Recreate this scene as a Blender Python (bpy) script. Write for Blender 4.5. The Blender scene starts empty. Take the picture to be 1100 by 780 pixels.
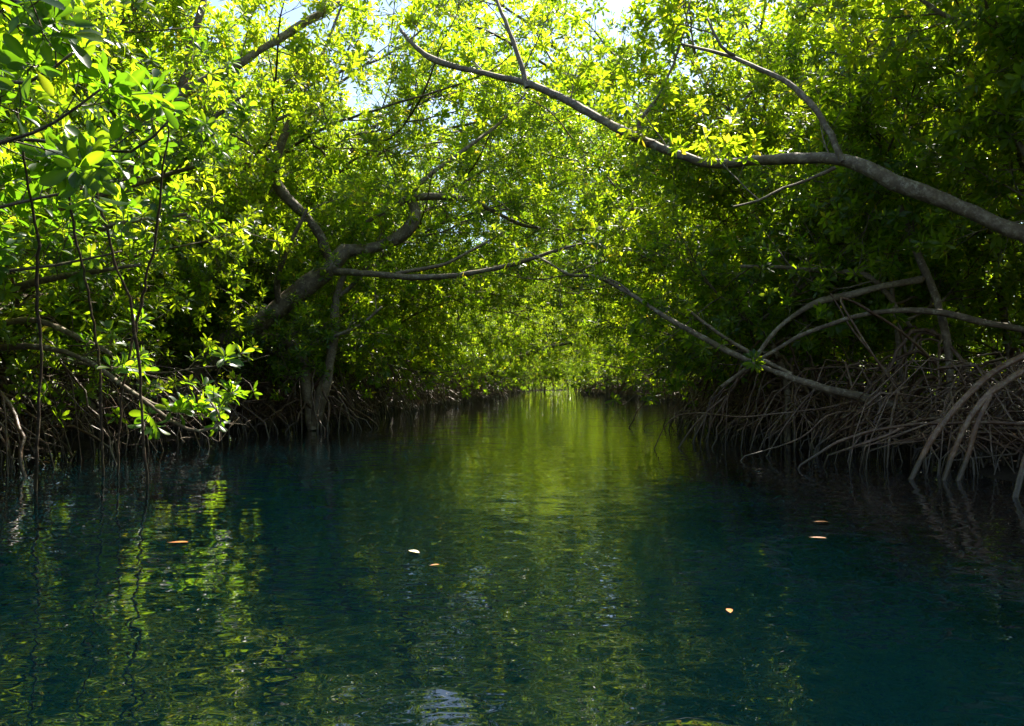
import bpy, math, random
import numpy as np
from mathutils import Vector, Euler

# ------------------------------------------------------------------ camera, sky, sun, exposure
SC = bpy.context.scene
COL = SC.collection
CAM_H = 0.70
F_PX = 863.0                     # focal length in photograph pixels (1100 wide)
PITCH = math.atan(22.0 / F_PX)   # the horizon stands a little below the middle of the photograph
cam_data = bpy.data.cameras.new('camera')
cam_data.sensor_width = 36.0
cam_data.lens = 36.0 * F_PX / 1100.0
cam_data.clip_start = 0.05
cam_data.clip_end = 3000.0
cam = bpy.data.objects.new('camera', cam_data)
COL.objects.link(cam)
cam.location = (0, 0, CAM_H)
cam.rotation_euler = (math.pi / 2 + PITCH, 0, 0)
SC.camera = cam

SUN_AZ = math.radians(28.0)       # clockwise from straight ahead (+Y): to the right
SUN_EL = math.radians(57.0)
world = bpy.data.worlds.new('World')
SC.world = world
world.use_nodes = True
wn = world.node_tree
wn.nodes.clear()
sky = wn.nodes.new('ShaderNodeTexSky')
sky.sky_type = 'NISHITA'
sky.sun_disc = False
sky.sun_elevation = SUN_EL
sky.sun_rotation = SUN_AZ
bg = wn.nodes.new('ShaderNodeBackground')
bg.inputs['Strength'].default_value = 0.08
wo = wn.nodes.new('ShaderNodeOutputWorld')
wn.links.new(sky.outputs[0], bg.inputs['Color'])
wn.links.new(bg.outputs[0], wo.inputs['Surface'])

sun_data = bpy.data.lights.new('sun', 'SUN')
sun_data.energy = 5.0
sun_data.angle = math.radians(0.53)
sun_data.color = (1.0, 0.93, 0.80)
sun = bpy.data.objects.new('sun', sun_data)
COL.objects.link(sun)
sdir = Vector((math.sin(SUN_AZ) * math.cos(SUN_EL), math.cos(SUN_AZ) * math.cos(SUN_EL), math.sin(SUN_EL)))
sun.rotation_euler = (-sdir).to_track_quat('-Z', 'Y').to_euler()
sun.location = (0, 0, 40)

SC.view_settings.view_transform = 'Standard'
SC.view_settings.look = 'None'
SC.view_settings.exposure = 1.92
SC.view_settings.gamma = 1.0
SC.view_settings.use_curve_mapping = False
SC.render.engine = 'CYCLES'
cy = SC.cycles
cy.max_bounces = 12
cy.diffuse_bounces = 7
cy.glossy_bounces = 3
cy.transmission_bounces = 6
cy.transparent_max_bounces = 4
cy.caustics_reflective = False
cy.caustics_refractive = False
cy.sample_clamp_indirect = 6.0
cy.use_denoising = True

# ------------------------------------------------------------------ small helpers
CP, SP = math.cos(PITCH), math.sin(PITCH)


def at(px, py, Y):
    """World point seen at photograph pixel (px, py) that lies Y metres ahead."""
    x = (px - 550.0) / F_PX
    y = (390.0 - py) / F_PX
    fy = CP - y * SP
    fz = SP + y * CP
    k = Y / fy
    return np.array([x * k, Y, CAM_H + fz * k])


def shore_pts(pts):
    out = []
    for px, py in pts:
        Y = CAM_H * F_PX / (py - 412.0)
        out.append((Y, (px - 550.0) / F_PX * Y))
    return out


L_SH = [(-60.0, -4.6), (0.0, -4.9), (4.0, -4.8)] + shore_pts([(0, 497), (150, 484), (240, 470), (330, 462), (440, 440), (520, 430), (545, 422)]) + [(72.0, 1.5), (90.0, 9.0), (140.0, 20.0)]
R_SH = [(-60.0, 3.6), (0.0, 3.3), (3.0, 3.0)] + shore_pts([(1100, 540), (960, 505), (790, 478)]) + [(13.0, 3.2), (18.0, 5.2), (24.0, 6.1), (38.0, 5.7), (60.0, 5.3), (72.0, 8.5), (90.0, 17.0), (140.0, 28.0)]


def shore_l(Y):
    return np.interp(Y, [p[0] for p in L_SH], [p[1] for p in L_SH])


def shore_r(Y):
    return np.interp(Y, [p[0] for p in R_SH], [p[1] for p in R_SH])


def mesh_from(name, V, faces_list, mat, smooth=True, tint=None, uv=None):
    """faces_list: list of integer arrays, each (n, k) for one polygon size k."""
    me = bpy.data.meshes.new(name)
    V = np.asarray(V, dtype=np.float32)
    me.vertices.add(len(V))
    me.vertices.foreach_set('co', V.ravel())
    loops, starts, totals = [], [], []
    pos = 0
    for F in faces_list:
        if len(F) == 0:
            continue
        n, k = F.shape
        loops.append(F.ravel())
        starts.append(pos + np.arange(n) * k)
        totals.append(np.full(n, k))
        pos += n * k
    loops = np.concatenate(loops).astype(np.int32)
    starts = np.concatenate(starts).astype(np.int32)
    me.loops.add(len(loops))
    me.loops.foreach_set('vertex_index', loops)
    me.polygons.add(len(starts))
    me.polygons.foreach_set('loop_start', starts)
    me.polygons.foreach_set('use_smooth', np.full(len(starts), smooth))
    me.update(calc_edges=True)
    me.validate()
    if tint is not None:
        a = me.attributes.new('tint', 'FLOAT', 'POINT')
        a.data.foreach_set('value', np.asarray(tint, dtype=np.float32))
    me.materials.append(mat)
    return me


def link(name, data, parent=None):
    o = bpy.data.objects.new(name, data)
    COL.objects.link(o)
    if parent is not None:
        o.parent = parent
    return o


def tag(o, label=None, cat=None, group=None, kind=None):
    if label:
        o['label'] = label
    if cat:
        o['category'] = cat
    if group:
        o['group'] = group
    if kind:
        o['kind'] = kind
    return o


def unit(v):
    n = math.sqrt(v[0] * v[0] + v[1] * v[1] + v[2] * v[2])
    return v / n if n > 1e-9 else np.array([0.0, 0.0, 1.0])


def smooth_path(ctrl, step=0.12):
    """Catmull-Rom through control rows (x, y, z, r)."""
    C = np.asarray(ctrl, dtype=float)
    P = np.vstack([2 * C[0] - C[1], C, 2 * C[-1] - C[-2]])
    out = []
    for i in range(1, len(P) - 2):
        seg = np.linalg.norm(P[i + 1, :3] - P[i, :3])
        n = max(2, int(seg / step))
        t = np.linspace(0, 1, n, endpoint=False)[:, None]
        p0, p1, p2, p3 = P[i - 1], P[i], P[i + 1], P[i + 2]
        out.append(0.5 * (2 * p1 + (p2 - p0) * t + (2 * p0 - 5 * p1 + 4 * p2 - p3) * t ** 2 + (3 * p1 - p0 - 3 * p2 + p3) * t ** 3))
    out.append(C[-1:])
    Q = np.vstack(out)
    Q[:, 3] = np.maximum(Q[:, 3], 0.0015)
    return Q[:, :3], Q[:, 3]


class Tubes:
    """Collects tapered tubes and builds them as one mesh."""

    def __init__(self):
        self.V, self.Q, self.T, self.n = [], [], [], 0

    def add(self, pts, rad, sides=None, rng=None, rough=0.0):
        pts = np.asarray(pts, dtype=float)
        rad = np.asarray(rad, dtype=float)
        n = len(pts)
        rm = rad.max()
        k = sides or (10 if rm > 0.05 else 7 if rm > 0.02 else 5 if rm > 0.008 else 4 if rm > 0.005 else 3)
        tan = np.gradient(pts, axis=0)
        tan /= np.maximum(np.linalg.norm(tan, axis=1, keepdims=True), 1e-9)
        ref = np.array([0.0, 0.0, 1.0]) if abs(tan[0, 2]) < 0.9 else np.array([1.0, 0.0, 0.0])
        u = unit(np.cross(tan[0], ref))
        ang = np.arange(k) * 2 * math.pi / k
        ca, sa = np.cos(ang)[:, None], np.sin(ang)[:, None]
        for i in range(n):
            u = unit(u - tan[i] * np.dot(u, tan[i]))
            w = np.cross(tan[i], u)
            r = rad[i]
            rr = r
            if rough > 0 and rng is not None:
                rr = r * (1 + rough * (rng.random((k, 1)) - 0.5))
            self.V.append(pts[i] + (ca * u + sa * w) * rr)
        a = self.n + np.arange((n - 1) * k).reshape(n - 1, k)
        b = np.roll(a, -1, axis=1)
        self.Q.append(np.stack([a, b, b + k, a + k], axis=-1).reshape(-1, 4))
        self.V.append(pts[-1:] + tan[-1:] * rad[-1])
        tip = self.n + n * k
        last = self.n + (n - 1) * k + np.arange(k)
        self.T.append(np.stack([last, np.roll(last, -1), np.full(k, tip)], axis=-1))
        self.n = tip + 1

    def build(self, name, mat):
        if not self.n:
            return None
        return mesh_from(name, np.vstack(self.V), [np.vstack(self.Q), np.vstack(self.T)], mat, True)


# leaf outlines: (along, across, lift), fold along the midrib, tip bent down
LEAF_LO = (np.array([[0, 0, 0], [.36, .150, .045], [.70, .172, .02], [1, 0, -.06], [.70, -.172, .02], [.36, -.150, .045], [.58, 0, .0]]),
           [np.array([[0, 6, 1], [0, 5, 6]]), np.array([[1, 6, 3, 2], [6, 5, 4, 3]])])
_a = [0.0, .10, .28, .48, .68, .85, .96, 1.0]
_w = [.012, .03, .115, .175, .190, .150, .070, .004]
_hv = []
for _x, _y in zip(_a, _w):
    _z = .05 * math.sin(_x * math.pi * .75) - .09 * _x * _x
    _hv += [[_x, _y, _z + _y * .28], [_x, 0, _z], [_x, -_y, _z + _y * .28]]
LEAF_HI = (np.array(_hv), [np.array([[3 * i + j, 3 * i + j + 1, 3 * i + j + 4, 3 * i + j + 3] for i in range(7) for j in range(2)])])


def leaves_mesh(name, tips, rng, mat, size=0.115, hi=False, count=(7, 11), young=0.3, shade=0.0):
    """tips: rows of (position, direction, scale): one rosette of leaves at the end of each twig."""
    P, A, N, S, T = [], [], [], [], []
    for pos, d, sc in tips:
        d = unit(np.array(d) + np.array([0, 0, 0.35]))
        ref = np.array([1.0, 0, 0]) if abs(d[0]) < 0.8 else np.array([0, 1.0, 0])
        u = unit(np.cross(d, ref))
        w = np.cross(d, u)
        n = rng.integers(count[0], count[1] + 1)
        ph = rng.random() * 6.28
        rt = rng.random()
        for j in range(n):
            f = (j + 0.5) / n
            th = math.radians(34 + 58 * f + rng.normal(0, 8))
            phi = ph + j * 2.39996 + rng.normal(0, .2)
            s = u * math.cos(phi) + w * math.sin(phi)
            a = d * math.cos(th) + s * math.sin(th)
            a = unit(a + np.array([0, 0, -0.10 * f]))
            nn = d - a * np.dot(a, d)
            nn = unit(unit(nn) + rng.normal(0, .2, 3))
            P.append(pos - d * (0.03 * f) + a * 0.012)
            A.append(a)
            N.append(unit(nn - a * np.dot(nn, a)))
            S.append(size * sc * (0.72 + 0.5 * rng.random()) * (0.78 + 0.22 * f))
            T.append(min(1.0, max(0.0, 0.55 * rt + 0.45 * rng.random())) if rng.random() > young * 0.1 else 1.35)
    P, A, N, S, T = map(np.array, (P, A, N, S, T))
    B = np.cross(N, A)
    tv, tf = LEAF_HI if hi else LEAF_LO
    m = len(tv)
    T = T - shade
    width = (0.86 + 0.3 * rng.random(len(P)))[:, None, None]
    V = (P[:, None, :] + S[:, None, None] * (tv[None, :, 0:1] * A[:, None, :] + width * tv[None, :, 1:2] * B[:, None, :] + tv[None, :, 2:3] * N[:, None, :]))
    off = (np.arange(len(P)) * m)[:, None, None]
    faces = [(f[None] + off).reshape(-1, f.shape[1]) for f in tf]
    return mesh_from(name, V.reshape(-1, 3), faces, mat, True, np.repeat(T, m) + (np.tile(np.where(np.arange(m) % 3 == 1, .18, 0.0), len(T)) if hi else 0.0))


# ------------------------------------------------------------------ materials
def new_mat(name):
    m = bpy.data.materials.new(name)
    m.use_nodes = True
    nt = m.node_tree
    nt.nodes.clear()
    out = nt.nodes.new('ShaderNodeOutputMaterial')
    return m, nt, out


def ramp(nt, fac, stops):
    r = nt.nodes.new('ShaderNodeValToRGB')
    el = r.color_ramp.elements
    while len(el) < len(stops):
        el.new(0.5)
    for e, (p, c) in zip(el, stops):
        e.position = p
        e.color = (*c, 1)
    nt.links.new(fac, r.inputs[0])
    return r.outputs[0]


def noise(nt, vec, scale, detail=4, rough=.55):
    n = nt.nodes.new('ShaderNodeTexNoise')
    n.inputs['Scale'].default_value = scale
    n.inputs['Detail'].default_value = detail
    n.inputs['Roughness'].default_value = rough
    nt.links.new(vec, n.inputs['Vector'])
    return n.outputs['Fac']


def math_node(nt, op, a, b):
    n = nt.nodes.new('ShaderNodeMath')
    n.operation = op
    for i, v in enumerate((a, b)):
        if isinstance(v, (int, float)):
            n.inputs[i].default_value = v
        else:
            nt.links.new(v, n.inputs[i])
    return n.outputs[0]


def leaf_material():
    m, nt, out = new_mat('mangrove_leaf')
    at_ = nt.nodes.new('ShaderNodeAttribute')
    at_.attribute_name = 'tint'
    oi = nt.nodes.new('ShaderNodeObjectInfo')
    t = math_node(nt, 'ADD', at_.outputs['Fac'], math_node(nt, 'MULTIPLY', math_node(nt, 'SUBTRACT', oi.outputs['Random'], 0.5), 0.25))
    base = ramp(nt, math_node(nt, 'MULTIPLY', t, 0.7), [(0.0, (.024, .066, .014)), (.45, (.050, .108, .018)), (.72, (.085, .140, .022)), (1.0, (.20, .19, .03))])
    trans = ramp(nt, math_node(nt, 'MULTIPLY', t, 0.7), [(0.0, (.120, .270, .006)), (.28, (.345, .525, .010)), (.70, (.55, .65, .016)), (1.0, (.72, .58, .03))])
    p = nt.nodes.new('ShaderNodeBsdfPrincipled')
    nt.links.new(base, p.inputs['Base Color'])
    p.inputs['Roughness'].default_value = .34
    p.inputs['Specular IOR Level'].default_value = .5
    tr = nt.nodes.new('ShaderNodeBsdfTranslucent')
    nt.links.new(trans, tr.inputs['Color'])
    mx = nt.nodes.new('ShaderNodeMixShader')
    mx.inputs[0].default_value = .64
    nt.links.new(p.outputs[0], mx.inputs[1])
    nt.links.new(tr.outputs[0], mx.inputs[2])
    nt.links.new(mx.outputs[0], out.inputs['Surface'])
    return m


def bark_material(name, dark, mid, light, wet=False):
    m, nt, out = new_mat(name)
    tc = nt.nodes.new('ShaderNodeTexCoord')
    oi = nt.nodes.new('ShaderNodeObjectInfo')
    n1 = noise(nt, tc.outputs['Object'], 9, 5, .65)
    n2 = noise(nt, tc.outputs['Object'], 42, 4, .6)
    f = math_node(nt, 'ADD', math_node(nt, 'MULTIPLY', n1, .65), math_node(nt, 'MULTIPLY', n2, .35))
    f = math_node(nt, 'ADD', f, math_node(nt, 'MULTIPLY', math_node(nt, 'SUBTRACT', oi.outputs['Random'], .5), .16))
    col = ramp(nt, f, [(.30, dark), (.52, mid), (.68, light)])
    lich = noise(nt, tc.outputs['Object'], 16, 6, .75)
    mk = math_node(nt, 'MULTIPLY', math_node(nt, 'SUBTRACT', lich, .54), 9.0)
    mk = math_node(nt, 'MINIMUM', math_node(nt, 'MAXIMUM', mk, 0.0), .25 if wet else .75)
    mc = nt.nodes.new('ShaderNodeMixRGB')
    nt.links.new(mk, mc.inputs[0])
    nt.links.new(col, mc.inputs[1])
    mc.inputs[2].default_value = (.33, .29, .21, 1)
    col = mc.outputs[0]
    if wet:                                     # the algae stained band the tide leaves on stilt roots
        ge = nt.nodes.new('ShaderNodeNewGeometry')
        sx = nt.nodes.new('ShaderNodeSeparateXYZ')
        nt.links.new(ge.outputs['Position'], sx.inputs[0])
        zz = math_node(nt, 'ADD', sx.outputs['Z'], math_node(nt, 'MULTIPLY', noise(nt, tc.outputs['Object'], 14, 3, .6), .16))
        tb_ = math_node(nt, 'MINIMUM', math_node(nt, 'MAXIMUM', math_node(nt, 'MULTIPLY', math_node(nt, 'SUBTRACT', .27, zz), 14.0), 0.0), .8)
        m2 = nt.nodes.new('ShaderNodeMixRGB')
        nt.links.new(tb_, m2.inputs[0])
        nt.links.new(col, m2.inputs[1])
        m2.inputs[2].default_value = (.030, .026, .016, 1)
        col = m2.outputs[0]
    p = nt.nodes.new('ShaderNodeBsdfPrincipled')
    nt.links.new(col, p.inputs['Base Color'])
    p.inputs['Roughness'].default_value = .45 if wet else .75
    b = nt.nodes.new('ShaderNodeBump')
    b.inputs['Strength'].default_value = .6
    b.inputs['Distance'].default_value = .022
    nt.links.new(f, b.inputs['Height'])
    nt.links.new(b.outputs[0], p.inputs['Normal'])
    nt.links.new(p.outputs[0], out.inputs['Surface'])
    return m


def mud_material():
    m, nt, out = new_mat('dark_mud')
    tc = nt.nodes.new('ShaderNodeTexCoord')
    n1 = noise(nt, tc.outputs['Object'], 1.4, 8, .7)
    col = ramp(nt, n1, [(.3, (.010, .007, .005)), (.55, (.022, .016, .010)), (.75, (.045, .032, .020))])
    p = nt.nodes.new('ShaderNodeBsdfPrincipled')
    nt.links.new(col, p.inputs['Base Color'])
    p.inputs['Roughness'].default_value = .9
    p.inputs['Specular IOR Level'].default_value = .15
    b = nt.nodes.new('ShaderNodeBump')
    b.inputs['Distance'].default_value = .06
    nt.links.new(noise(nt, tc.outputs['Object'], 7, 8, .7), b.inputs['Height'])
    nt.links.new(b.outputs[0], p.inputs['Normal'])
    nt.links.new(p.outputs[0], out.inputs['Surface'])
    return m


def water_material():
    m, nt, out = new_mat('channel_water')
    tc = nt.nodes.new('ShaderNodeTexCoord')
    mp = nt.nodes.new('ShaderNodeMapping')
    mp.inputs['Scale'].default_value = (1.0, 1.25, 1.0)
    nt.links.new(tc.outputs['Object'], mp.inputs['Vector'])
    v = mp.outputs[0]
    h = math_node(nt, 'ADD', math_node(nt, 'MULTIPLY', noise(nt, v, 1.2, 0, .5), .0085),
                  math_node(nt, 'ADD', math_node(nt, 'MULTIPLY', noise(nt, v, 4.0, 0, .5), .0046), math_node(nt, 'ADD', math_node(nt, 'MULTIPLY', noise(nt, v, 10.5, 0, .5), .0016), math_node(nt, 'MULTIPLY', noise(nt, v, 23, 0, .5), .00045))))
    p = nt.nodes.new('ShaderNodeBsdfPrincipled')
    p.inputs['Base Color'].default_value = (.0002, .0034, .0046, 1)
    p.subsurface_method = 'BURLEY'            # light spreads metres inside the clear water before it comes back
    p.inputs['Subsurface Weight'].default_value = 1.0
    p.inputs['Subsurface Radius'].default_value = (.5, 1.6, 2.0)
    p.inputs['Subsurface Scale'].default_value = 1.0
    p.inputs['Roughness'].default_value = .0
    p.inputs['IOR'].default_value = 1.38
    b = nt.nodes.new('ShaderNodeBump')
    b.inputs['Strength'].default_value = 1.0
    b.inputs['Distance'].default_value = 1.0
    nt.links.new(h, b.inputs['Height'])
    nt.links.new(b.outputs[0], p.inputs['Normal'])
    nt.links.new(p.outputs[0], out.inputs['Surface'])
    return m


def dead_leaf_material(name, c1, c2):
    m, nt, out = new_mat(name)
    tc = nt.nodes.new('ShaderNodeTexCoord')
    col = ramp(nt, noise(nt, tc.outputs['Object'], 25, 4, .6), [(.35, c1), (.65, c2)])
    p = nt.nodes.new('ShaderNodeBsdfPrincipled')
    nt.links.new(col, p.inputs['Base Color'])
    p.inputs['Roughness'].default_value = .4
    nt.links.new(p.outputs[0], out.inputs['Surface'])
    return m


M_LEAF = leaf_material()
M_BARK = bark_material('grey_brown_bark', (.050, .034, .021), (.135, .098, .062), (.28, .23, .16))
M_TWIG = bark_material('twig_bark', (.050, .034, .020), (.11, .078, .046), (.20, .155, .10))
M_ROOT = bark_material('root_bark', (.034, .016, .008), (.090, .044, .023), (.19, .120, .075), True)
M_RUST = bark_material('reddish_root_bark', (.045, .020, .010), (.115, .056, .028), (.20, .12, .07), True)
M_STEM = bark_material('dark_stem_bark', (.022, .014, .010), (.055, .034, .024), (.13, .085, .06), True)
M_MUD = mud_material()
M_WATER = water_material()

# ------------------------------------------------------------------ ground and water
def build_ground():
    xs = np.concatenate([[-900, -300, -120, -60], np.arange(-32, 52, .8), [70, 120, 300, 900]])
    ys = np.concatenate([[-900, -300, -100, -50], np.arange(-20, 150, 1.0), [200, 300, 900]])
    X, Y = np.meshgrid(xs, ys)
    sl, sr = shore_l(Y), shore_r(Y)
    d = np.minimum(X - sl, sr - X)          # inside the channel: positive
    rng = np.random.default_rng(3)
    Z = np.where(d > 0, -np.minimum(.9, .04 + d * .6), -.04 + np.minimum(-d, 1.6) * .08)
    Z = Z + rng.normal(0, .012, Z.shape)
    ny, nx = X.shape
    V = np.stack([X, Y, Z], -1).reshape(-1, 3)
    i = np.arange(ny * nx).reshape(ny, nx)
    F = np.stack([i[:-1, :-1], i[:-1, 1:], i[1:, 1:], i[1:, :-1]], -1).reshape(-1, 4)
    g = link('ground', mesh_from('ground', V, [F], M_MUD, True))
    tag(g, 'dark wet mud of the mangrove banks and the channel bed', kind='structure')
    W = np.array([[-60, -80, 0], [60, -80, 0], [60, 160, 0], [-60, 160, 0]], float)
    w = link('water', mesh_from('water', W, [np.array([[0, 1, 2, 3]])], M_WATER, False))
    tag(w, 'dark teal rippled water of the narrow channel', kind='structure')


build_ground()


# ------------------------------------------------------------------ growing wood and rosettes
def grow(tb, tips, p, d, L, r, lvl, rng, up=.12, side=(0, 0, 0), dens=1.0, sc=1.0):
    """A wandering shoot; level 0 is a leafy twig, higher levels carry side shoots."""
    n = max(4, int(L / .13))
    pts = [np.array(p, float)]
    d = unit(np.array(d, float))
    pull = np.array([0, 0, up]) + np.array(side)
    for i in range(n):
        d = unit(d + rng.normal(0, .11 if lvl else .16, 3) + pull * (L / n) * 1.6)
        q = pts[-1] + d * (L / n)
        if q[2] < .12:
            q[2] = .12
            d = unit(np.array([d[0], d[1], abs(d[2]) + .25]))
        pts.append(q)
    pts = np.array(pts)
    rad = np.linspace(r, max(.0018, r * (.42 if lvl else .6)), len(pts))
    tb.add(pts, rad)
    if lvl == 0:
        tips.append((pts[-1], d, sc))
        k = rng.integers(2, 4)
        for _ in range(int(k)):
            j = rng.integers(max(1, len(pts) // 3), len(pts))
            s = unit(d * .7 + rng.normal(0, .7, 3) + np.array([0, 0, .3]))
            e = pts[j] + s * (.05 + .09 * rng.random())
            tb.add(np.array([pts[j], (pts[j] + e) / 2 + rng.normal(0, .006, 3), e]), np.array([.003, .0026, .0024]), 3)
            tips.append((e, s, sc))
        return pts
    nch = {1: 5.9, 2: 7.6, 3: 4.0}[lvl] * dens
    nch = int(nch) + (1 if rng.random() < nch % 1 else 0)
    for c in range(nch):
        t = .22 + .78 * (c + rng.random()) / max(1, nch)
        j = min(len(pts) - 1, int(t * (len(pts) - 1)))
        dd = unit(pts[min(j + 1, len(pts) - 1)] - pts[max(j - 1, 0)])
        s = rng.normal(0, 1, 3)
        s = unit(s - dd * np.dot(s, dd))
        ang = math.radians(32 + 34 * rng.random())
        cd = dd * math.cos(ang) + s * math.sin(ang)
        cl = {1: .20 + .25 * rng.random(), 2: .55 + .55 * rng.random(), 3: 1.1 + .9 * rng.random()}[lvl]
        cr = max(.003, min(rad[j] * .62, {1: .0045, 2: .011, 3: .026}[lvl]))
        grow(tb, tips, pts[j], cd, cl, cr, lvl - 1, rng, up, side, dens, sc)
    grow(tb, tips, pts[-1], d, {1: .3, 2: .7, 3: 1.2}[lvl], rad[-1], lvl - 1, rng, up, side, dens, sc)
    return pts


def ramify(tb, tips, pts, rad, rng, n, lvl=1, t0=.2, up=.12, dens=1.0, sc=1.0, ang=(30, 65), side=(0, 0, 0), above=False):
    """Side shoots along an already drawn limb."""
    for c in range(n):
        t = t0 + (1 - t0) * (c + rng.random()) / n
        j = min(len(pts) - 2, int(t * (len(pts) - 1)))
        dd = unit(pts[j + 1] - pts[j])
        s = rng.normal(0, 1, 3) + np.array([0, 0, .4])
        if above:
            s = np.array([s[0], abs(s[1]), abs(s[2]) + .8])
        s = unit(s - dd * np.dot(s, dd))
        a = math.radians(ang[0] + (ang[1] - ang[0]) * rng.random())
        cl = {0: .2 + .2 * rng.random(), 1: .5 + .5 * rng.random(), 2: 1.0 + .9 * rng.random()}[lvl]
        grow(tb, tips, pts[j], dd * math.cos(a) + s * math.sin(a), cl, max(.003, min(rad[j] * .6, {0: .004, 1: .010, 2: .02}[lvl])), lvl, rng, up, side, dens, sc)


def prop_root(rng, p, az, reach, r, z_end=-.35, mat=None):
    """One stilt root: leaves the stem, arches out and dives into mud or water."""
    h = p[2]
    dx, dy = math.cos(az), math.sin(az)
    a2 = rng.normal(0, .25)
    ctrl = [[p[0], p[1], h, r * 1.1],
            [p[0] + dx * reach * .30, p[1] + dy * reach * .30, h + .06 + .10 * rng.random() - .05 * h, r],
            [p[0] + dx * reach * .68 + rng.normal(0, .05), p[1] + dy * reach * .68 + rng.normal(0, .05), h * (.55 + .15 * rng.random()), r * .9],
            [p[0] + math.cos(az + a2 * .4) * reach * .95, p[1] + math.sin(az + a2 * .4) * reach * .95, h * .10, r * .8],
            [p[0] + math.cos(az + a2 * .5) * reach * 1.06, p[1] + math.sin(az + a2 * .5) * reach * 1.06, z_end, r * .65]]
    tb = Tubes()
    pts, rad = smooth_path(ctrl, .10)
    pts[1:-1] += rng.normal(0, .012, (len(pts) - 2, 3))
    tb.add(pts, rad)
    for _ in range(int(rng.integers(0, 3))):        # side rootlets of the same root
        j = int(rng.integers(len(pts) // 3, max(len(pts) // 3 + 1, len(pts) - 3)))
        q = pts[j]
        b = az + rng.normal(0, .9)
        l = .18 + .4 * rng.random()
        c2 = [[*q, r * .6], [q[0] + math.cos(b) * l * .5, q[1] + math.sin(b) * l * .5, q[2] * .75, r * .5], [q[0] + math.cos(b) * l, q[1] + math.sin(b) * l, z_end, r * .4]]
        pp, rr = smooth_path(c2, .12)
        tb.add(pp, rr)
    return tb.build('prop_root', mat or M_ROOT)


# ------------------------------------------------------------------ the kinds of mangrove that fill both banks (they lean along local +X)
def make_kind(seed, trunk_h, lean, limb_n, limb_len, el, dens, low, roots, size=.092, up=.12, spread=2.6, clear=.7, root_h=(.25, .9), reach=(.3, .9), tr=.036, br=.022):
    rng = np.random.default_rng(seed)
    wood = []                                    # (name, mesh)
    ctrl = [[0, 0, -.25, tr], [0, 0, .25, tr * 1.1], [lean * .25 + rng.normal(0, .09), rng.normal(0, .1), trunk_h * .45, tr],
            [lean * .6, rng.normal(0, .15), trunk_h * .8, tr * .85], [lean, rng.normal(0, .15), trunk_h, tr * .75]]
    tb = Tubes()
    pts, rad = smooth_path(ctrl, .10)
    pts[1:-1, :2] += np.cumsum(rng.normal(0, .008, (len(pts) - 2, 2)), axis=0)
    tb.add(pts, rad)
    wood.append(('trunk', tb.build('trunk', M_BARK)))
    tips = []
    for k in range(limb_n):
        tb = Tubes()
        t = .55 + .45 * (k + 1) / limb_n if not low else .45 + .55 * (k + 1) / limb_n
        j = min(len(pts) - 1, int(t * (len(pts) - 1)))
        az = (k / limb_n) * spread * 2 - spread + rng.normal(0, .25)
        e = math.radians(el + rng.normal(0, 14))
        d = np.array([math.cos(az) * math.cos(e), math.sin(az) * math.cos(e), math.sin(e)])
        grow(tb, tips, pts[j], d, limb_len * (.75 + .5 * rng.random()), br, 2, rng, up, (0, 0, 0), dens)
        wood.append(('branch', tb.build('branch', M_TWIG)))
    tips = [t for t in tips if t[0][2] > clear + .25 * rng.normal()]
    crown = leaves_mesh('crown', tips, rng, M_LEAF, size)
    rts = []
    for k in range(roots):
        az = k * 2 * math.pi / roots + rng.normal(0, .3)
        h = root_h[0] + (root_h[1] - root_h[0]) * rng.random()
        j = int(np.argmin(np.abs(pts[:, 2] - h)))
        rts.append(prop_root(rng, pts[j], az, (reach[0] + (reach[1] - reach[0]) * rng.random()) * (.5 + h * .6), (.008 if low else .010) + .011 * rng.random()))
    return dict(wood=wood, crown=crown, roots=rts, n=len(tips))


KINDS_T = {
    'tall_a': make_kind(11, 3.3, .9, 6, 2.3, 40, 1.0, False, 12, clear=1.2),
    'tall_b': make_kind(12, 3.0, .5, 6, 2.4, 48, 1.0, False, 10, clear=1.2),
    'arch_a': make_kind(13, 3.1, 1.7, 6, 3.0, 28, .95, False, 14, up=.07, spread=1.7, size=.088, clear=1.1, root_h=(.4, 1.3)),
    'arch_b': make_kind(14, 3.6, 2.0, 6, 3.0, 24, .95, False, 14, up=.05, spread=1.5, size=.088, clear=1.1, root_h=(.4, 1.3)),
    'bush_a': make_kind(15, 1.35, .3, 7, 1.15, 24, .95, True, 24, up=.08, spread=3.0, clear=.7, root_h=(.3, 1.2), reach=(.4, 1.3)),
    'bush_b': make_kind(16, 1.6, .5, 7, 1.3, 20, .95, True, 24, up=.10, spread=2.8, clear=.7, root_h=(.3, 1.3), reach=(.4, 1.3)),
    'slim_a': make_kind(17, 2.7, .4, 9, 1.6, 30, 1.05, True, 16, up=.10, spread=3.1, clear=1.0, root_h=(.3, 1.3), reach=(.4, 1.2), tr=.026, br=.016),
    'slim_b': make_kind(18, 3.3, .8, 9, 1.7, 24, 1.05, True, 16, up=.08, spread=3.1, clear=1.1, root_h=(.3, 1.3), reach=(.4, 1.2), tr=.028, br=.016),
}
print('rosettes', {k: v['n'] for k, v in KINDS_T.items()})
ORD = 'first second third fourth fifth sixth seventh eighth ninth tenth eleventh twelfth thirteenth fourteenth fifteenth sixteenth seventeenth eighteenth'.split()
LOOK = {'slim': 'slender mangrove with many thin limbs', 'tall': 'tall upright mangrove', 'arch': 'slanting mangrove with arched crown', 'bush': 'low bushy mangrove'}


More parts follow.
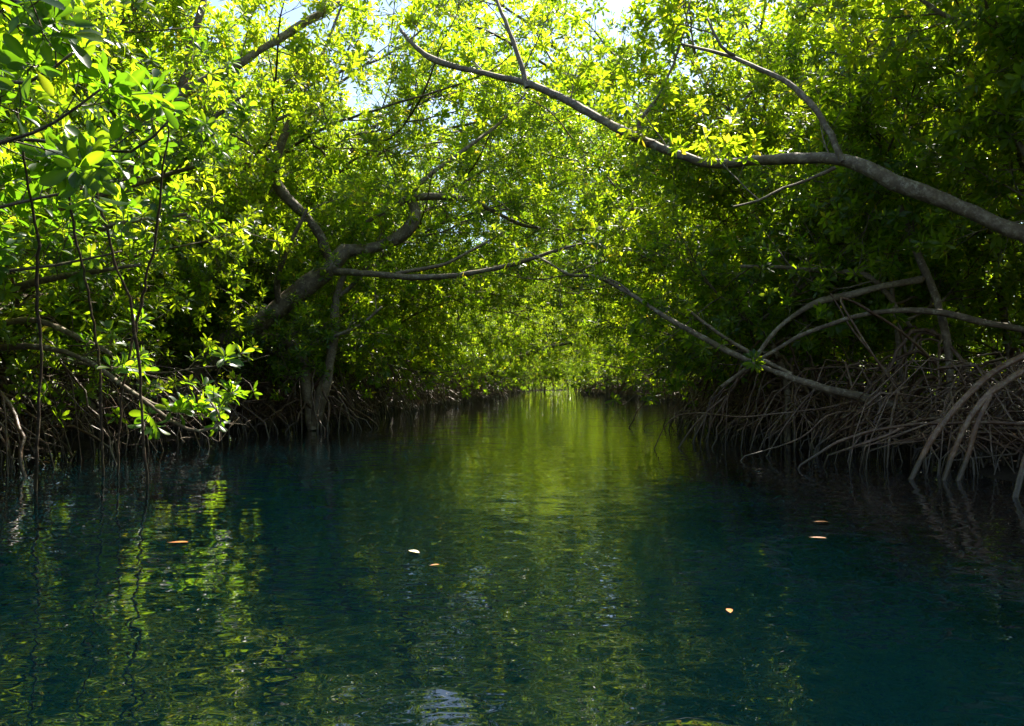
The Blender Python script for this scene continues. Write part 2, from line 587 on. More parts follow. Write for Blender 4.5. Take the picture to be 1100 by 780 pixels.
def place(kind, x, y, rz, s, label, group, cat='tree', name='mangrove_tree', roots=1):
    K = KINDS_T[kind]
    root = link(name, None)
    root.location = (x, y, 0)
    root.rotation_euler = (0, 0, rz)
    root.scale = (s, s, s)
    tag(root, label, cat, group)
    for nm, me in K['wood']:
        link(nm, me, root)
    link('crown', K['crown'], root)
    for me in K['roots'][::roots] if roots else []:
        link('prop_root', me, root)
    return root


PR = random.Random(5)
SIDE = {-1: 'left', 1: 'right'}


def bank_rows(sd):
    sh = shore_l if sd < 0 else shore_r
    face = 0.0 if sd < 0 else math.pi
    W = SIDE[sd]
    y = 4.6 if sd < 0 else 9.6
    i = 0
    front = ['bush_a', 'slim_a', 'bush_b', 'arch_a', 'bush_a', 'arch_b', 'bush_b', 'slim_b']
    while y < 78:
        x = sh(y) + sd * (.45 + .4 * PR.random())
        if sd < 0 and 8.4 < y < 12.2:        # where the thick leaning trunk stands
            y += 1.3
            continue
        k = front[i % 8]
        if k[:4] == 'arch' and y < (15.0 if sd < 0 else 12.5):
            k = 'bush_a'
        if y > 14 and i % 2:
            k = PR.choice(['arch_a', 'arch_b'])
        if y < 30:
            lab = '%s, %s from the camera along the %s water edge' % ({'bush': 'low bushy mangrove', 'arch': 'slanting arched mangrove', 'tall': 'tall upright mangrove', 'slim': 'slender thin limbed mangrove'}[k[:4]], ORD[i], W)
        else:
            lab = '%s far along the %s water edge' % (LOOK[k[:4]], W)
        place(k, x, y, face + PR.uniform(-.5, .5), PR.uniform(.9, 1.1) * (1.0 if y < 11 else 1.12 if y < 30 else 1.3), lab, 'mangroves along the %s water edge' % W, roots=1 if y < 26 else 2)
        y += PR.uniform(1.1, 1.6) * (1 if y < 18 else 1.4 if y < 35 else 2.2)
        i += 1
    for r, (off, kinds, y0, st) in enumerate([(1.6, ['arch_b', 'slim_b', 'arch_a', 'bush_b', 'tall_b', 'arch_a', 'slim_a'], 4.0 if sd < 0 else 9.0, 1.35), (3.2, ['slim_a', 'tall_b', 'slim_b', 'bush_a', 'tall_a'], 3.0 if sd < 0 else 4.6, 1.6), (5.6, ['tall_a', 'slim_b', 'tall_b', 'bush_b'], 4.0, 2.0), (9.5, ['bush_a', 'tall_b', 'bush_b', 'tall_a'], 6.0, 2.9)]):
        y = y0
        i = 0
        while y < 72:
            x = sh(y) + sd * (off + PR.uniform(-.5, .7))
            k = kinds[i % len(kinds)]
            if k[:4] == 'arch' and y < (14.0 if sd < 0 else 12.0) and r < 2:
                k = 'slim_a'
            place(k, x, y, face + PR.uniform(-.7, .7), PR.uniform(.95, 1.25), '%s in the %s behind the %s water edge' % (LOOK[k[:4]], ['second row', 'thicket', 'deep thicket', 'far back'][r], W),
                  'mangroves in the thicket behind the %s water edge' % W, roots=2 if r == 0 and y < 26 else 4)
            y += PR.uniform(.75, 1.25) * st * (1 if y < 22 else 1.8)
            i += 1
    # unseen mangroves just behind the camera, added to shade and darken the channel
    for y in (-1.0, -3.5, -6.5, -10.0):
        k = ['arch_a', 'arch_b'][int(-y) % 2]
        place(k, sh(y) + sd * .9, y, face + PR.uniform(-.4, .4), PR.uniform(1.0, 1.15), '%s added unseen for shade behind the camera on the %s bank' % (LOOK[k[:4]], W), 'unseen shade mangroves behind the camera', roots=3)


bank_rows(-1)
bank_rows(1)
# the high crowns that close over the channel beyond the crooked limb
for i, (x, y, k, sc_) in enumerate([(-6.4, 14.6, 'arch_b', 1.4), (-4.9, 19.5, 'arch_b', 1.5), (-5.2, 24.0, 'arch_b', 1.7), (-7.5, 15.0, 'tall_a', 1.5), (-8.0, 19.0, 'tall_b', 1.6), (-7.8, 11.5, 'tall_a', 1.45), (-6.6, 9.0, 'tall_b', 1.4), (-8.6, 7.0, 'bush_b', 1.4), (-7.6, 5.4, 'bush_a', 1.3), (-9.2, 9.5, 'bush_b', 1.5), (-8.0, 12.5, 'bush_b', 1.5), (-6.4, 22.0, 'tall_a', 1.7), (-5.9, 17.0, 'arch_b', 1.6)]):
    place(k, x, y, PR.uniform(-.35, .35), sc_, 'high crowned mangrove above the left bank, %s from the camera of the tall ones' % ORD[i], 'high crowned mangroves')
for i, (x, y, k, sc_) in enumerate([(6.4, 14.5, 'arch_b', 1.35), (7.2, 19.0, 'arch_a', 1.5), (7.6, 25.0, 'arch_b', 1.7), (7.8, 12.0, 'tall_a', 1.4), (5.9, 9.5, 'tall_b', 1.2), (5.5, 15.2, 'arch_b', 1.85), (4.9, 12.4, 'tall_a', 1.5), (6.2, 4.6, 'tall_b', 1.35), (7.0, 7.2, 'tall_a', 1.45), (5.4, 1.8, 'tall_a', 1.3), (8.5, 10.0, 'tall_b', 1.5), (8.8, 5.0, 'tall_a', 1.5)]):  # nearest tall ones added to shade the right bank and fill its upper canopy
    place(k, x, y, math.pi + PR.uniform(-.35, .35), sc_, 'high crowned mangrove above the right bank, %s from the camera of the tall ones' % ORD[i], 'high crowned mangroves')
for i in range(20):      # the bend that closes the channel
    k = ['bush_a', 'bush_b', 'arch_a', 'bush_a', 'tall_b'][i % 5]
    place(k, -3 + i * 1.0, 72 + PR.uniform(-3, 6), -math.pi / 2, 1.5, '%s at the bend that closes the channel' % LOOK[k[:4]], 'mangroves at the far bend', roots=3)


# the forest far behind the banks, seen only through gaps: one mass
def forest_mass():
    rng = np.random.default_rng(77)
    tips = []
    for i in range(11000):
        sd = 1 if rng.random() < .5 else -1
        if i % 4 == 0:
            x, y = rng.uniform(-30, 40), rng.uniform(84, 110)
        else:
            y = rng.uniform(0, 85)
            x = (shore_l(y) if sd < 0 else shore_r(y)) + sd * rng.uniform(13, 20)
        z = rng.uniform(.1, 6.5) if i % 3 else rng.uniform(0, 1.6)
        tips.append((np.array([x, y, z]), unit(rng.normal(0, .6, 3) + np.array([0, 0, .6])), 1.0))
    for i in range(3500):
        tips.append((np.array([rng.uniform(-8, 18), rng.uniform(79, 90), rng.uniform(0, 2.6)]), unit(rng.normal(0, .6, 3) + np.array([0, 0, .6])), 1.0))
    o = link('distant_forest', leaves_mesh('distant_forest', tips, rng, M_LEAF, .34, count=(6, 8)))
    tag(o, 'far off mangrove forest closing the view behind both banks', 'forest', kind='stuff')


forest_mass()

# the fine tangle of stilt roots and dead sticks that fills the foot of both banks: nobody could count it
def root_tangle(sd):
    rng = np.random.default_rng(200 + sd)
    sh = shore_l if sd < 0 else shore_r
    tb = Tubes()
    for i in range(3400):
        y = (3.8 if sd < 0 else 6.6) + 62 * rng.random() ** 1.9
        off = -.1 + 4.5 * rng.random() ** 1.5
        far = 1 + y / 30
        near_r = sd > 0 and y < 10.5
        if near_r:
            off += .65
        x = sh(y) + sd * off
        az = rng.random() * 6.283
        h = .25 + (.68 if near_r else .95) * rng.random() ** 1.3
        rc = .25 + .9 * rng.random()
        r = (.0045 + .008 * rng.random() ** 2) * far
        dx, dy = math.cos(az), math.sin(az)
        if i % 12 == 0:          # slanting and lying sticks
            z0, z1 = rng.uniform(.05, .9), rng.uniform(.0, .5)
            l = rng.uniform(.6, 1.4)
            x += sd * .5
            P = [[x, y, z0], [x + dx * l * .5, y + dy * l * .5, (z0 + z1) / 2 + rng.normal(0, .05)], [x + dx * l, y + dy * l, z1]]
            R = [r, r * .85, r * .5]
        else:
            b = az + rng.normal(0, .35)
            P = [[x, y, h], [x + dx * rc * .3, y + dy * rc * .3, h * (.93 + .12 * rng.random())], [x + dx * rc * .62, y + dy * rc * .62, h * .66],
                 [x + math.cos(b) * rc * .88, y + math.sin(b) * rc * .88, h * .28], [x + math.cos(b) * rc, y + math.sin(b) * rc, -.2]]
            R = [r, r, r * .95, r * .85, r * .7]
        P = np.array(P) + rng.normal(0, .014, (len(P), 3))
        tb.add(P, np.array(R), 4 if y < 14 else 3)
    o = link('root_tangle', tb.build('root_tangle', M_ROOT))
    tag(o, 'fine tangle of brown stilt roots and sticks at the foot of the %s bank' % SIDE[sd], 'roots', kind='stuff')


root_tangle(-1)
root_tangle(1)

# ------------------------------------------------------------------ the mangroves one can tell apart: limbs drawn one by one
class Tree:
    def __init__(self, base, label, seed, group=None, name='mangrove_tree', cat='tree', size=.115, hi=False, bark=None, girth=1.0):
        self.girth = girth
        self.b = np.array([base[0], base[1], 0.0])
        self.root = link(name, None)
        self.root.location = base[0], base[1], 0
        tag(self.root, label, cat, group)
        self.rng = np.random.default_rng(seed)
        self.tips = []
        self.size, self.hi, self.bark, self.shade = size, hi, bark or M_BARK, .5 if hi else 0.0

    def path(self, rows):
        """rows: (px, py, metres ahead, half width in photograph pixels)"""
        return smooth_path([[*at(px, py, Y), max(.0022, r * Y / F_PX)] for px, py, Y, r in rows], .09)

    def limb(self, name, rows, shoots=0, lvl=1, mat=None, wander=.006, forks=(), **kw):
        """one limb as one child; forks are thinner limbs that stay part of it"""
        tb = Tubes()
        for n, rr in enumerate([rows] + list(forks)):
            pts, rad = self.path(rr)
            if name.endswith('root') and pts[-1][2] > -.2:      # every stilt root dives into the water or mud
                q = pts[-1] + (pts[-1] - pts[-4]) * np.array([.6, .6, 0])
                pts = np.vstack([pts, [(pts[-1][0] * .6 + q[0] * .4, pts[-1][1] * .6 + q[1] * .4, pts[-1][2] * .5 - .08), (q[0], q[1], -.3)]])
                rad = np.append(rad, [rad[-1], rad[-1]])
            rad = rad * self.girth
            if name == 'prop_root':
                rad = rad * .48
            k = len(pts)
            w = np.cumsum(self.rng.normal(0, wander, (k, 3)), axis=0) * .5
            w -= np.linspace(0, 1, k)[:, None] * w[-1]
            pts = pts + w - self.b
            rad = rad * (1 + .20 * np.convolve(self.rng.normal(0, 1, k + 4), np.ones(5) / 5, 'valid'))
            tb.add(pts, rad)
            m = shoots if n == 0 else max(0, shoots // 3)
            if m:
                ramify(tb, self.tips, pts, rad, self.rng, m, lvl, **kw)
        return link(name, tb.build(name, mat or self.bark), self.root)

    def prop(self, n, spread=(.35, 1.0), h=(.3, 1.0), r=(.012, .024), at_=None, mat=None):
        p0 = np.zeros(3) if at_ is None else np.array(at_) - self.b
        for k in range(n):
            az = k * 2 * math.pi / n + self.rng.normal(0, .3)
            hh = h[0] + (h[1] - h[0]) * self.rng.random()
            link('prop_root', prop_root(self.rng, np.array([p0[0], p0[1], hh]), az, spread[0] + (spread[1] - spread[0]) * self.rng.random(), r[0] + (r[1] - r[0]) * self.rng.random(), mat=mat), self.root)

    def crown(self):
        if self.tips:
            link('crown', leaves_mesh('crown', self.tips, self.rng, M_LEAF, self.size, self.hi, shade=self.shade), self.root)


# left bank: thick leaning trunk with the crooked elbow limb
b = at(196, 440, 11.6)
t = Tree(b, 'mangrove with a thick leaning trunk and a crooked elbow limb over the left bank', 101, girth=.82)
t.limb('trunk', [(180, 452, 11.4, 15), (205, 412, 11.4, 15), (240, 372, 11.4, 14), (285, 342, 11.5, 13), (322, 312, 11.6, 13), (352, 288, 11.7, 12), (372, 268, 11.8, 10)], wander=.012)
t.limb('branch', [(368, 270, 11.8, 9), (398, 267, 11.9, 8), (425, 257, 12.0, 8), (441, 243, 12.0, 8), (446, 226, 12.1, 7.5), (438, 210, 12.1, 6.5)], 3,
       forks=[[(439, 213, 12.1, 5), (460, 211, 12.2, 4.5), (500, 214, 12.4, 4), (530, 226, 12.7, 3), (560, 241, 13, 2.5), (585, 246, 13.4, 1.5)],
              [(438, 212, 12.1, 4.5), (425, 222, 12.2, 3), (405, 232, 12.3, 2.5), (386, 244, 12.3, 2)],
              [(438, 210, 12.1, 4), (462, 188, 12.3, 3.2), (500, 160, 12.7, 2.6), (540, 128, 13.2, 2), (568, 96, 13.6, 1.2)]], up=.2)
t.limb('branch', [(358, 292, 11.7, 5), (400, 294, 11.5, 4.5), (450, 297, 11.3, 4), (500, 294, 11.1, 3.2), (550, 284, 11.0, 2.6), (600, 269, 10.9, 2), (624, 262, 10.9, 1.2)], 4, lvl=0, t0=.5,
       forks=[[(425, 294, 11.4, 2.5), (470, 285, 11.6, 2), (500, 272, 11.8, 1.6), (540, 250, 12, 1)]])
t.limb('branch', [(355, 285, 11.7, 6), (345, 255, 11.6, 6), (325, 230, 11.5, 6.5), (302, 206, 11.4, 6.5), (295, 182, 11.4, 6), (304, 150, 11.4, 5), (320, 112, 11.5, 4.5), (327, 92, 11.5, 4)], 4, t0=.4,
       forks=[[(327, 94, 11.5, 3), (345, 60, 11.7, 2.4), (362, 20, 12, 1.8), (372, -10, 12.2, 1.2)], [(296, 180, 11.4, 2.5), (275, 160, 11.3, 2), (240, 140, 11.2, 1.6), (222, 134, 11.2, 1.2)], [(327, 94, 11.5, 2.5), (360, 80, 11.8, 2), (400, 60, 12.2, 1.4)]], up=.2)
t.limb('branch', [(300, 330, 11.5, 4), (298, 300, 11.3, 3.5), (312, 260, 11.1, 3), (330, 225, 11.0, 2)], 3)
t.prop(14, (.4, 1.1), (.3, .9), (.014, .026))
t.crown()

# left bank: forked stout stems under the elbow limb
b = at(336, 455, 11.9)
t = Tree(b, 'stout forked mangrove stem standing on roots below the crooked elbow limb', 102, girth=.72)
t.limb('trunk', [(336, 462, 11.9, 9), (330, 430, 11.9, 9), (325, 398, 11.9, 9), (317, 376, 11.9, 9), (300, 364, 11.9, 8), (276, 360, 11.8, 7), (250, 352, 11.8, 5)], wander=.01,
       forks=[[(338, 455, 11.9, 8), (348, 415, 11.9, 9.5), (356, 382, 11.9, 9), (360, 350, 11.9, 8), (362, 318, 11.9, 6), (372, 290, 12, 4)]])
t.limb('branch', [(318, 378, 11.9, 4), (345, 366, 11.7, 3), (385, 350, 11.6, 2.4), (410, 330, 11.6, 1.6)], 4, up=.2)
t.limb('branch', [(362, 320, 11.9, 4), (380, 305, 12, 3), (395, 285, 12.1, 2.4), (412, 240, 12.3, 1.6)], 3, up=.2)
t.prop(13, (.35, 1.2), (.25, 1.0), (.012, .022))
t.crown()

# left bank: the tree of the two pale limbs high up
b = at(92, 455, 10.2)
t = Tree(b, 'straight mangrove on the left bank whose two pale limbs part high up', 103)
t.limb('trunk', [(92, 470, 10.2, 9), (96, 400, 10.2, 9), (108, 320, 10.1, 8.5), (130, 235, 10.0, 8), (152, 165, 9.9, 7.5), (185, 112, 9.8, 7)], wander=.012)
t.limb('branch', [(185, 112, 9.8, 6), (205, 95, 9.8, 6), (250, 72, 9.9, 5.5), (295, 45, 10.1, 5), (335, 20, 10.3, 4), (372, 0, 10.6, 3)], 5, t0=.3, up=.15)
t.limb('branch', [(186, 112, 9.8, 4.5), (200, 80, 9.8, 4.5), (206, 45, 9.8, 4), (218, 5, 9.9, 3.5), (222, -30, 10, 3)], 3, t0=.3)
t.limb('branch', [(150, 170, 9.9, 3.5), (185, 158, 9.7, 3), (225, 130, 9.6, 2.6), (262, 103, 9.6, 2)], 3, t0=.4)
t.prop(12, (.4, 1.0), (.3, .9))
t.crown()

# right bank: the tree of the long sinuous limb
b = np.array([5.0, 6.3, 0])
t = Tree(b, 'right bank mangrove with one long sinuous limb reaching across the channel', 104, girth=.84)
t.limb('trunk', [(1225, 560, 6.3, 20), (1222, 470, 6.3, 19), (1215, 400, 6.3, 18), (1190, 330, 6.3, 16), (1160, 285, 6.4, 14), (1105, 254, 6.5, 11.5)], wander=.006)
t.limb('branch', [(1200, 350, 6.3, 9), (1180, 200, 6.2, 7), (1130, 90, 6.2, 5), (1060, 40, 6.3, 4.2), (1000, 8, 6.5, 3.2), (950, -30, 6.7, 2)], 16, t0=.2, up=.1)
t.limb('branch', [(1200, 340, 6.3, 8), (1150, 240, 6.8, 5), (1090, 150, 7.1, 3.6), (1030, 90, 7.3, 2.6), (980, 60, 7.4, 1.6)], 14, t0=.2, up=.1)
t.limb('branch', [(1110, 256, 6.5, 11), (1070, 240, 6.6, 10.5), (1030, 222, 6.7, 10), (990, 208, 6.8, 10), (958, 196, 6.9, 10), (928, 180, 7.0, 9.3), (892, 171, 7.2, 8), (840, 172, 7.5, 7), (775, 179, 7.9, 6.8), (742, 174, 8.1, 6.4), (700, 157, 8.3, 6), (650, 134, 8.7, 5.5), (605, 110, 9.0, 5), (565, 92, 9.3, 4.6), (520, 80, 9.6, 3.8), (474, 68, 9.9, 4), (448, 50, 10.1, 3), (430, 32, 10.3, 2)], 5, t0=.12, up=.4, side=(0, .45, 0), above=True, wander=.010,
       forks=[[(566, 94, 9.3, 3.6), (556, 62, 9.4, 3), (545, 32, 9.5, 2.6), (532, 0, 9.6, 2.2), (526, -30, 9.7, 1.5)],
              [(905, 174, 7.1, 5), (888, 138, 7.2, 4.4), (866, 108, 7.4, 4), (840, 86, 7.6, 3.5), (800, 68, 7.9, 2.8), (762, 55, 8.2, 2.2), (728, 47, 8.5, 1.5)],
              [(688, 152, 8.4, 3), (686, 132, 8.4, 2.6), (702, 112, 8.4, 2.4), (718, 82, 8.5, 2), (732, 45, 8.6, 1.6), (742, 0, 8.8, 1.2)],
              [(896, 180, 7.2, 2.6), (868, 192, 7.1, 2.2), (842, 200, 7.1, 2), (815, 215, 7.1, 1.6), (788, 222, 7.2, 1.2)],
              [(790, 60, 8.0, 2.2), (775, 50, 8.0, 2), (760, 20, 8.1, 1.4)]])
# its arched stilt roots, pale above and rusty below
t.limb('prop_root', [(1215, 330, 6.3, 10), (1150, 352, 6.1, 10), (1100, 380, 6.0, 9.5), (1068, 398, 5.95, 9), (1040, 424, 5.9, 8.5), (1012, 456, 5.9, 8), (990, 492, 5.9, 7.5), (972, 530, 5.9, 7)], mat=M_RUST, wander=.004)
t.limb('prop_root', [(1210, 350, 6.3, 9), (1145, 372, 6.0, 9), (1100, 398, 5.9, 9), (1066, 420, 5.85, 8.5), (1044, 446, 5.85, 8), (1026, 480, 5.85, 7.5), (1010, 525, 5.85, 7)], mat=M_RUST, wander=.004)
t.limb('prop_root', [(1066, 420, 5.85, 7), (1050, 452, 5.8, 7), (1040, 485, 5.8, 6.5), (1024, 530, 5.8, 6)], mat=M_RUST, wander=.004)
t.limb('prop_root', [(1225, 400, 6.2, 9), (1160, 420, 5.6, 9), (1115, 470, 5.2, 9), (1095, 520, 5.0, 8), (1085, 570, 4.9, 7)], mat=M_ROOT, wander=.004)
t.limb('prop_root', [(1215, 380, 6.3, 8), (1140, 395, 6.6, 7.5), (1090, 425, 6.8, 7), (1060, 470, 6.9, 6.5), (1050, 510, 6.9, 6)], mat=M_ROOT, wander=.004)
t.limb('prop_root', [(1215, 420, 6.3, 7), (1130, 452, 6.2, 6), (1050, 452, 6.3, 5), (960, 458, 6.5, 4.5), (900, 475, 6.6, 4), (860, 500, 6.6, 3.5)], mat=M_ROOT, wander=.005)
t.prop(6, (.5, 1.3), (.5, 1.2), (.02, .035), mat=M_RUST)
t.crown()

# right bank: the long low slanting limb with its tip over the water
b = at(1010, 470, 8.0)
t = Tree(b, 'right bank mangrove sending a long straight limb low over the water', 105, girth=.72)
t.limb('trunk', [(1015, 505, 7.9, 7), (1018, 470, 7.9, 7), (1022, 400, 7.9, 6.5), (1010, 330, 7.9, 6), (985, 270, 8.0, 5), (960, 200, 8.2, 4.5), (930, 100, 8.5, 5), (900, 0, 8.8, 4)], 8, t0=.4)
t.limb('branch', [(1018, 452, 7.9, 6.5), (980, 444, 7.8, 6.2), (930, 428, 7.8, 6), (880, 415, 7.8, 5.5), (830, 398, 7.9, 5), (780, 376, 8.1, 4.5), (722, 344, 8.4, 4), (680, 318, 8.7, 3.5), (640, 298, 9.1, 2.8), (612, 296, 9.4, 2.2), (590, 283, 9.7, 1.6), (568, 270, 10, 1.1)], 8, lvl=0, t0=.35, up=.25, wander=.005,
       forks=[[(680, 318, 8.7, 2.2), (668, 306, 8.8, 1.8), (640, 292, 9, 1.4), (634, 275, 9.1, 1)], [(850, 402, 7.9, 3.5), (800, 376, 8.0, 3), (760, 350, 8.0, 2.4), (738, 332, 8.1, 1.8)]])
t.limb('branch', [(775, 415, 8.2, 2.6), (812, 388, 8.0, 3), (870, 356, 7.8, 3.4), (930, 338, 7.7, 4), (1000, 334, 7.7, 4.4), (1060, 346, 7.6, 5.2), (1130, 360, 7.6, 6)], 3, t0=.1, lvl=0)
t.limb('branch', [(800, 400, 8.4, 2.5), (835, 355, 8.3, 3.5), (872, 328, 8.2, 4.6), (915, 317, 8.1, 5.2), (950, 308, 8.0, 5.5), (990, 300, 7.9, 6)], 3, t0=.1, lvl=0)
t.limb('branch', [(978, 350, 8.2, 3), (940, 300, 8.2, 4), (900, 290, 8.3, 4), (850, 287, 8.4, 3.4), (796, 286, 8.6, 2.4)], 4, t0=.3)
t.limb('prop_root', [(1015, 400, 7.9, 6), (960, 350, 7.7, 5), (905, 320, 7.6, 4.5), (925, 360, 7.5, 4), (965, 420, 7.5, 4), (985, 450, 7.5, 3.6), (1000, 520, 7.5, 3)], mat=M_ROOT)
t.limb('prop_root', [(892, 315, 8.0, 3), (912, 350, 7.9, 3.4), (940, 385, 7.8, 3.6), (970, 425, 7.7, 3.6), (990, 475, 7.6, 3.2), (1000, 505, 7.6, 3)], mat=M_ROOT)
t.limb('prop_root', [(980, 446, 7.8, 4), (900, 442, 7.4, 3.2), (860, 470, 7.3, 3), (800, 490, 7.3, 2.6)], mat=M_ROOT)
t.limb('prop_root', [(878, 414, 7.8, 3), (850, 448, 7.7, 2.8), (832, 475, 7.7, 2.5), (820, 495, 7.7, 2.2)], mat=M_ROOT)
t.limb('prop_root', [(930, 430, 7.8, 3), (870, 440, 7.7, 2.8), (800, 447, 7.9, 2.6), (752, 444, 8.3, 2.2), (720, 452, 8.5, 2), (700, 490, 8.6, 1.6)], mat=M_ROOT)
t.limb('prop_root', [(780, 425, 8.8, 3.2), (762, 440, 8.8, 3.4), (745, 458, 8.8, 3.6), (726, 485, 8.8, 3.4)], mat=M_ROOT)
t.prop(14, (.4, 1.5), (.3, 1.2), (.012, .024))
t.crown()

# far off: the slim upright stem and the two low bowed stems
b = at(652, 427, 42.0)
t = Tree(np.array([b[0], b[1], 0]), 'slim dark mangrove stem standing upright at the far right water edge', 106)
t.limb('trunk', [(652, 429, 42, 2.4), (651, 400, 42, 2.4), (651, 340, 42, 2.25), (648, 290, 42, 1.95), (640, 250, 42, 1.65), (630, 200, 42, 1.2)], 8, t0=.3, lvl=1)
t.limb('branch', [(651, 330, 42, 1.35), (668, 300, 42, 1.2), (690, 262, 42, 0.9)], 4)
t.prop(8, (.4, 1.0))
t.crown()
b = at(496, 431, 34.0)
t = Tree(np.array([b[0], b[1], 0]), 'far left mangrove with two thin stems bowed low towards the water', 107)
t.limb('trunk', [(495, 433, 34, 3.4), (515, 410, 34, 3.2), (545, 389, 34, 2.8), (580, 376, 34, 2.2), (612, 368, 34, 1.5)], 5, t0=.5)
t.limb('trunk', [(478, 432, 35, 3), (500, 402, 35, 2.8), (540, 384, 35, 2.4), (590, 372, 35, 2), (622, 354, 35, 1.4)], 5, t0=.5)
t.prop(9, (.4, 1.1))
t.crown()

# near left: leafy twigs that hang into the top corner, with thin stems going down to the water
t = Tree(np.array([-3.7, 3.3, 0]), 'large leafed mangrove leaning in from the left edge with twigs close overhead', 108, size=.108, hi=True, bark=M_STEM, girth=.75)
t.limb('trunk', [(-420, 620, 3.3, 26), (-425, 440, 3.3, 25), (-380, 250, 3.3, 22), (-300, 60, 3.3, 19), (-230, -120, 3.4, 14)])
kw = dict(lvl=0, up=.25, sc=1.0)
t.limb('branch', [(-330, 130, 3.3, 10), (-200, 120, 3.1, 6), (-60, 62, 2.9, 4), (10, 88, 2.85, 3), (45, 84, 2.8, 2.4), (78, 57, 2.8, 1.8)], 9, t0=.3, **kw)
t.limb('branch', [(-350, 180, 3.3, 9), (-200, 190, 3.2, 6), (-60, 165, 3.0, 4), (10, 150, 2.95, 3), (60, 130, 2.9, 2.4), (108, 96, 2.9, 1.8)], 10, t0=.3, **kw)
t.limb('branch', [(-370, 240, 3.3, 9), (-180, 215, 3.5, 5), (-40, 152, 3.5, 3.4), (80, 156, 3.5, 2.6), (140, 164, 3.5, 2), (188, 122, 3.5, 1.5)], 11, t0=.3, **kw)
t.limb('branch', [(-300, 60, 3.3, 9), (-180, 0, 3.0, 6), (-60, -20, 2.8, 4), (20, 5, 2.8, 3), (75, 10, 2.8, 2)], 8, t0=.3, **kw)
t.limb('branch', [(-370, 300, 3.3, 8), (-180, 290, 3.9, 5), (-60, 240, 4.1, 3), (60, 210, 4.2, 2.4), (150, 190, 4.3, 1.6)], 12, t0=.3, **kw)
t.limb('branch', [(-390, 340, 3.3, 8), (-180, 330, 4.0, 5), (-50, 300, 4.3, 3), (60, 285, 4.5, 2.2), (130, 270, 4.6, 1.6)], 12, t0=.3, **kw)
for rows_ in ([(8, 60, 3.4, 1.8), (20, 150, 3.6, 2), (30, 240, 3.9, 2.2), (39, 350, 4.4, 2.4), (38, 500, 5.2, 2.2)],
              [(70, 150, 3.6, 1.6), (80, 260, 4.2, 1.8), (96, 320, 4.8, 2), (108, 400, 5.4, 2), (112, 520, 6.2, 1.8)],
              [(95, 160, 3.6, 1.6), (116, 250, 4.2, 1.8), (137, 320, 4.8, 2), (150, 400, 5.2, 2.2), (158, 520, 5.6, 2)],
              [(180, 130, 3.6, 1.2), (173, 220, 4.2, 1.8), (160, 300, 4.8, 2), (150, 345, 5.2, 2), (135, 420, 5.8, 1.8), (128, 510, 6.2, 1.6)]):
    t.limb('aerial_root', rows_, mat=M_STEM, wander=.011)
t.prop(6, (.4, 1.0), (.3, .9), (.016, .03))
t.crown()

# left edge of the water: the sprays of bright leaves that stand forward of the thicket
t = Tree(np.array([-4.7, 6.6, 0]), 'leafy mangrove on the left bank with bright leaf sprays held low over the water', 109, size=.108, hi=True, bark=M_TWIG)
t.limb('trunk', [(-70, 500, 6.6, 9), (-60, 420, 6.6, 9), (-40, 330, 6.6, 8), (-20, 250, 6.6, 7), (0, 160, 6.7, 5)])
t.limb('branch', [(-50, 380, 6.6, 5), (30, 372, 6.3, 3.6), (90, 385, 6.0, 3), (140, 420, 5.7, 2.6), (175, 438, 5.6, 2.2), (205, 436, 5.6, 1.8)], 5, t0=.55, **kw)
t.limb('branch', [(140, 420, 5.7, 2), (185, 452, 5.5, 2), (215, 462, 5.4, 1.8), (238, 452, 5.4, 1.6), (225, 430, 5.5, 1.4)], 4, t0=.2, **kw)
t.limb('branch', [(-45, 360, 6.6, 5), (30, 345, 6.4, 3.4), (80, 360, 6.2, 2.8), (120, 380, 6.0, 2.2), (108, 372, 6.0, 1.6)], 4, t0=.4, **kw)
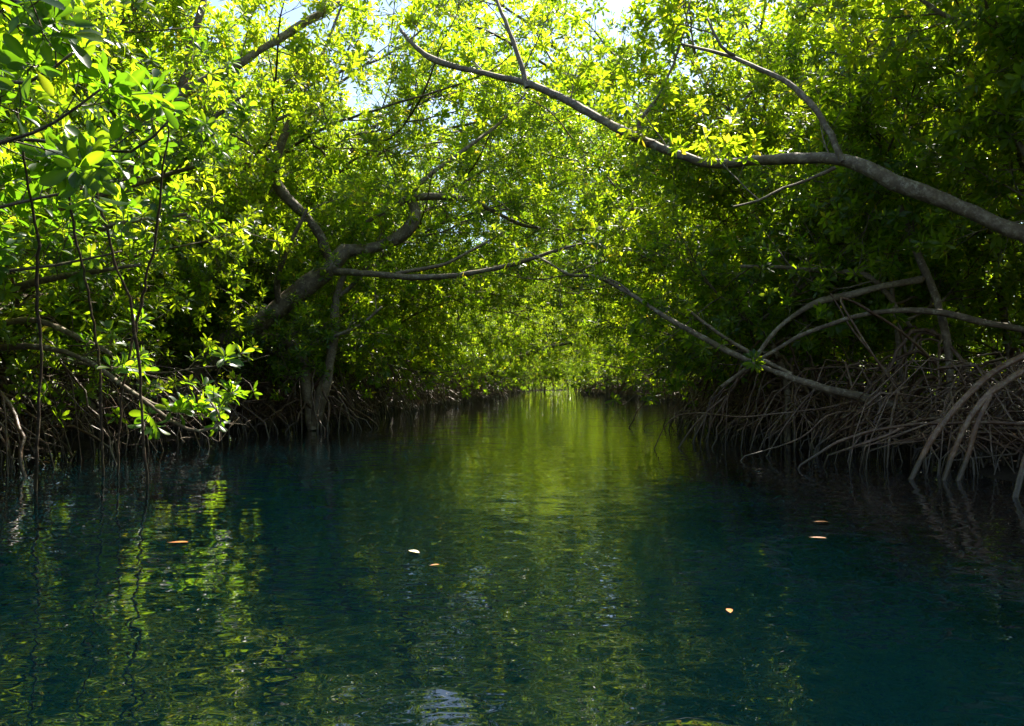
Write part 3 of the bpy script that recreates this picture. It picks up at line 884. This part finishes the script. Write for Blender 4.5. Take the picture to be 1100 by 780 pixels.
t.limb('branch', [(-30, 320, 6.6, 5), (50, 300, 6.2, 3.4), (110, 290, 6.0, 2.6), (150, 285, 5.9, 2)], 10, t0=.3, lvl=0, up=.3)
t.limb('branch', [(-25, 280, 6.6, 5), (60, 262, 6.4, 3.4), (130, 240, 6.2, 2.6), (200, 230, 6.2, 2)], 12, t0=.3, lvl=0, up=.3)
t.limb('branch', [(-20, 250, 6.6, 5), (60, 225, 6.8, 3.4), (140, 200, 7.0, 2.6), (220, 175, 7.2, 2)], 7, t0=.3, lvl=1, up=.2)
t.prop(16, (.4, 1.3), (.3, 1.1), (.012, .022))
t.crown()

# ------------------------------------------------------------------ leaves adrift on the water
M_ORANGE = dead_leaf_material('fallen_orange_leaf', (.30, .10, .02), (.42, .17, .03))
M_PALE = dead_leaf_material('fallen_pale_leaf', (.62, .50, .28), (.75, .66, .45))
for px, py, L, az, m, lab in ((193, 583, .085, .3, M_ORANGE, 'orange fallen leaf adrift off the left bank'),
                              (446, 593, .085, 2.2, M_PALE, 'pale yellow fallen leaf adrift near mid channel'),
                              (467, 607, .045, .6, M_ORANGE, 'small orange fallen leaf adrift just beyond the pale leaf'),
                              (782, 656, .055, 1.4, M_ORANGE, 'orange fallen leaf lying half curled on the near dark water'),
                              (880, 561, .085, .1, M_ORANGE, 'slim orange fallen leaf, farther of two off the right roots'),
                              (877, 578, .075, -.15, M_ORANGE, 'slim orange fallen leaf, nearer of two off the right roots'),
                              (46, 497, .14, .05, M_ORANGE, 'long orange leaf caught among stems at the left water edge')):
    Y = CAM_H * F_PX / (py - 412.0)
    tv, tf = LEAF_HI
    V = tv.copy()
    V[:, 2] = V[:, 2] * .8 + .22 * (V[:, 0] - .5) ** 2
    V[:, 2] -= V[:, 2].min()
    V[:, 0] -= .5
    V *= L
    c, s_ = math.cos(az), math.sin(az)
    V = np.stack([V[:, 0] * c - V[:, 1] * s_, V[:, 0] * s_ + V[:, 1] * c, V[:, 2] + .004], -1)
    o = link('fallen_leaf', mesh_from('fallen_leaf', V, tf, m))
    o.location = ((px - 550.0) / F_PX * Y, Y, 0)
    tag(o, lab, 'leaf', 'fallen leaves on the water')
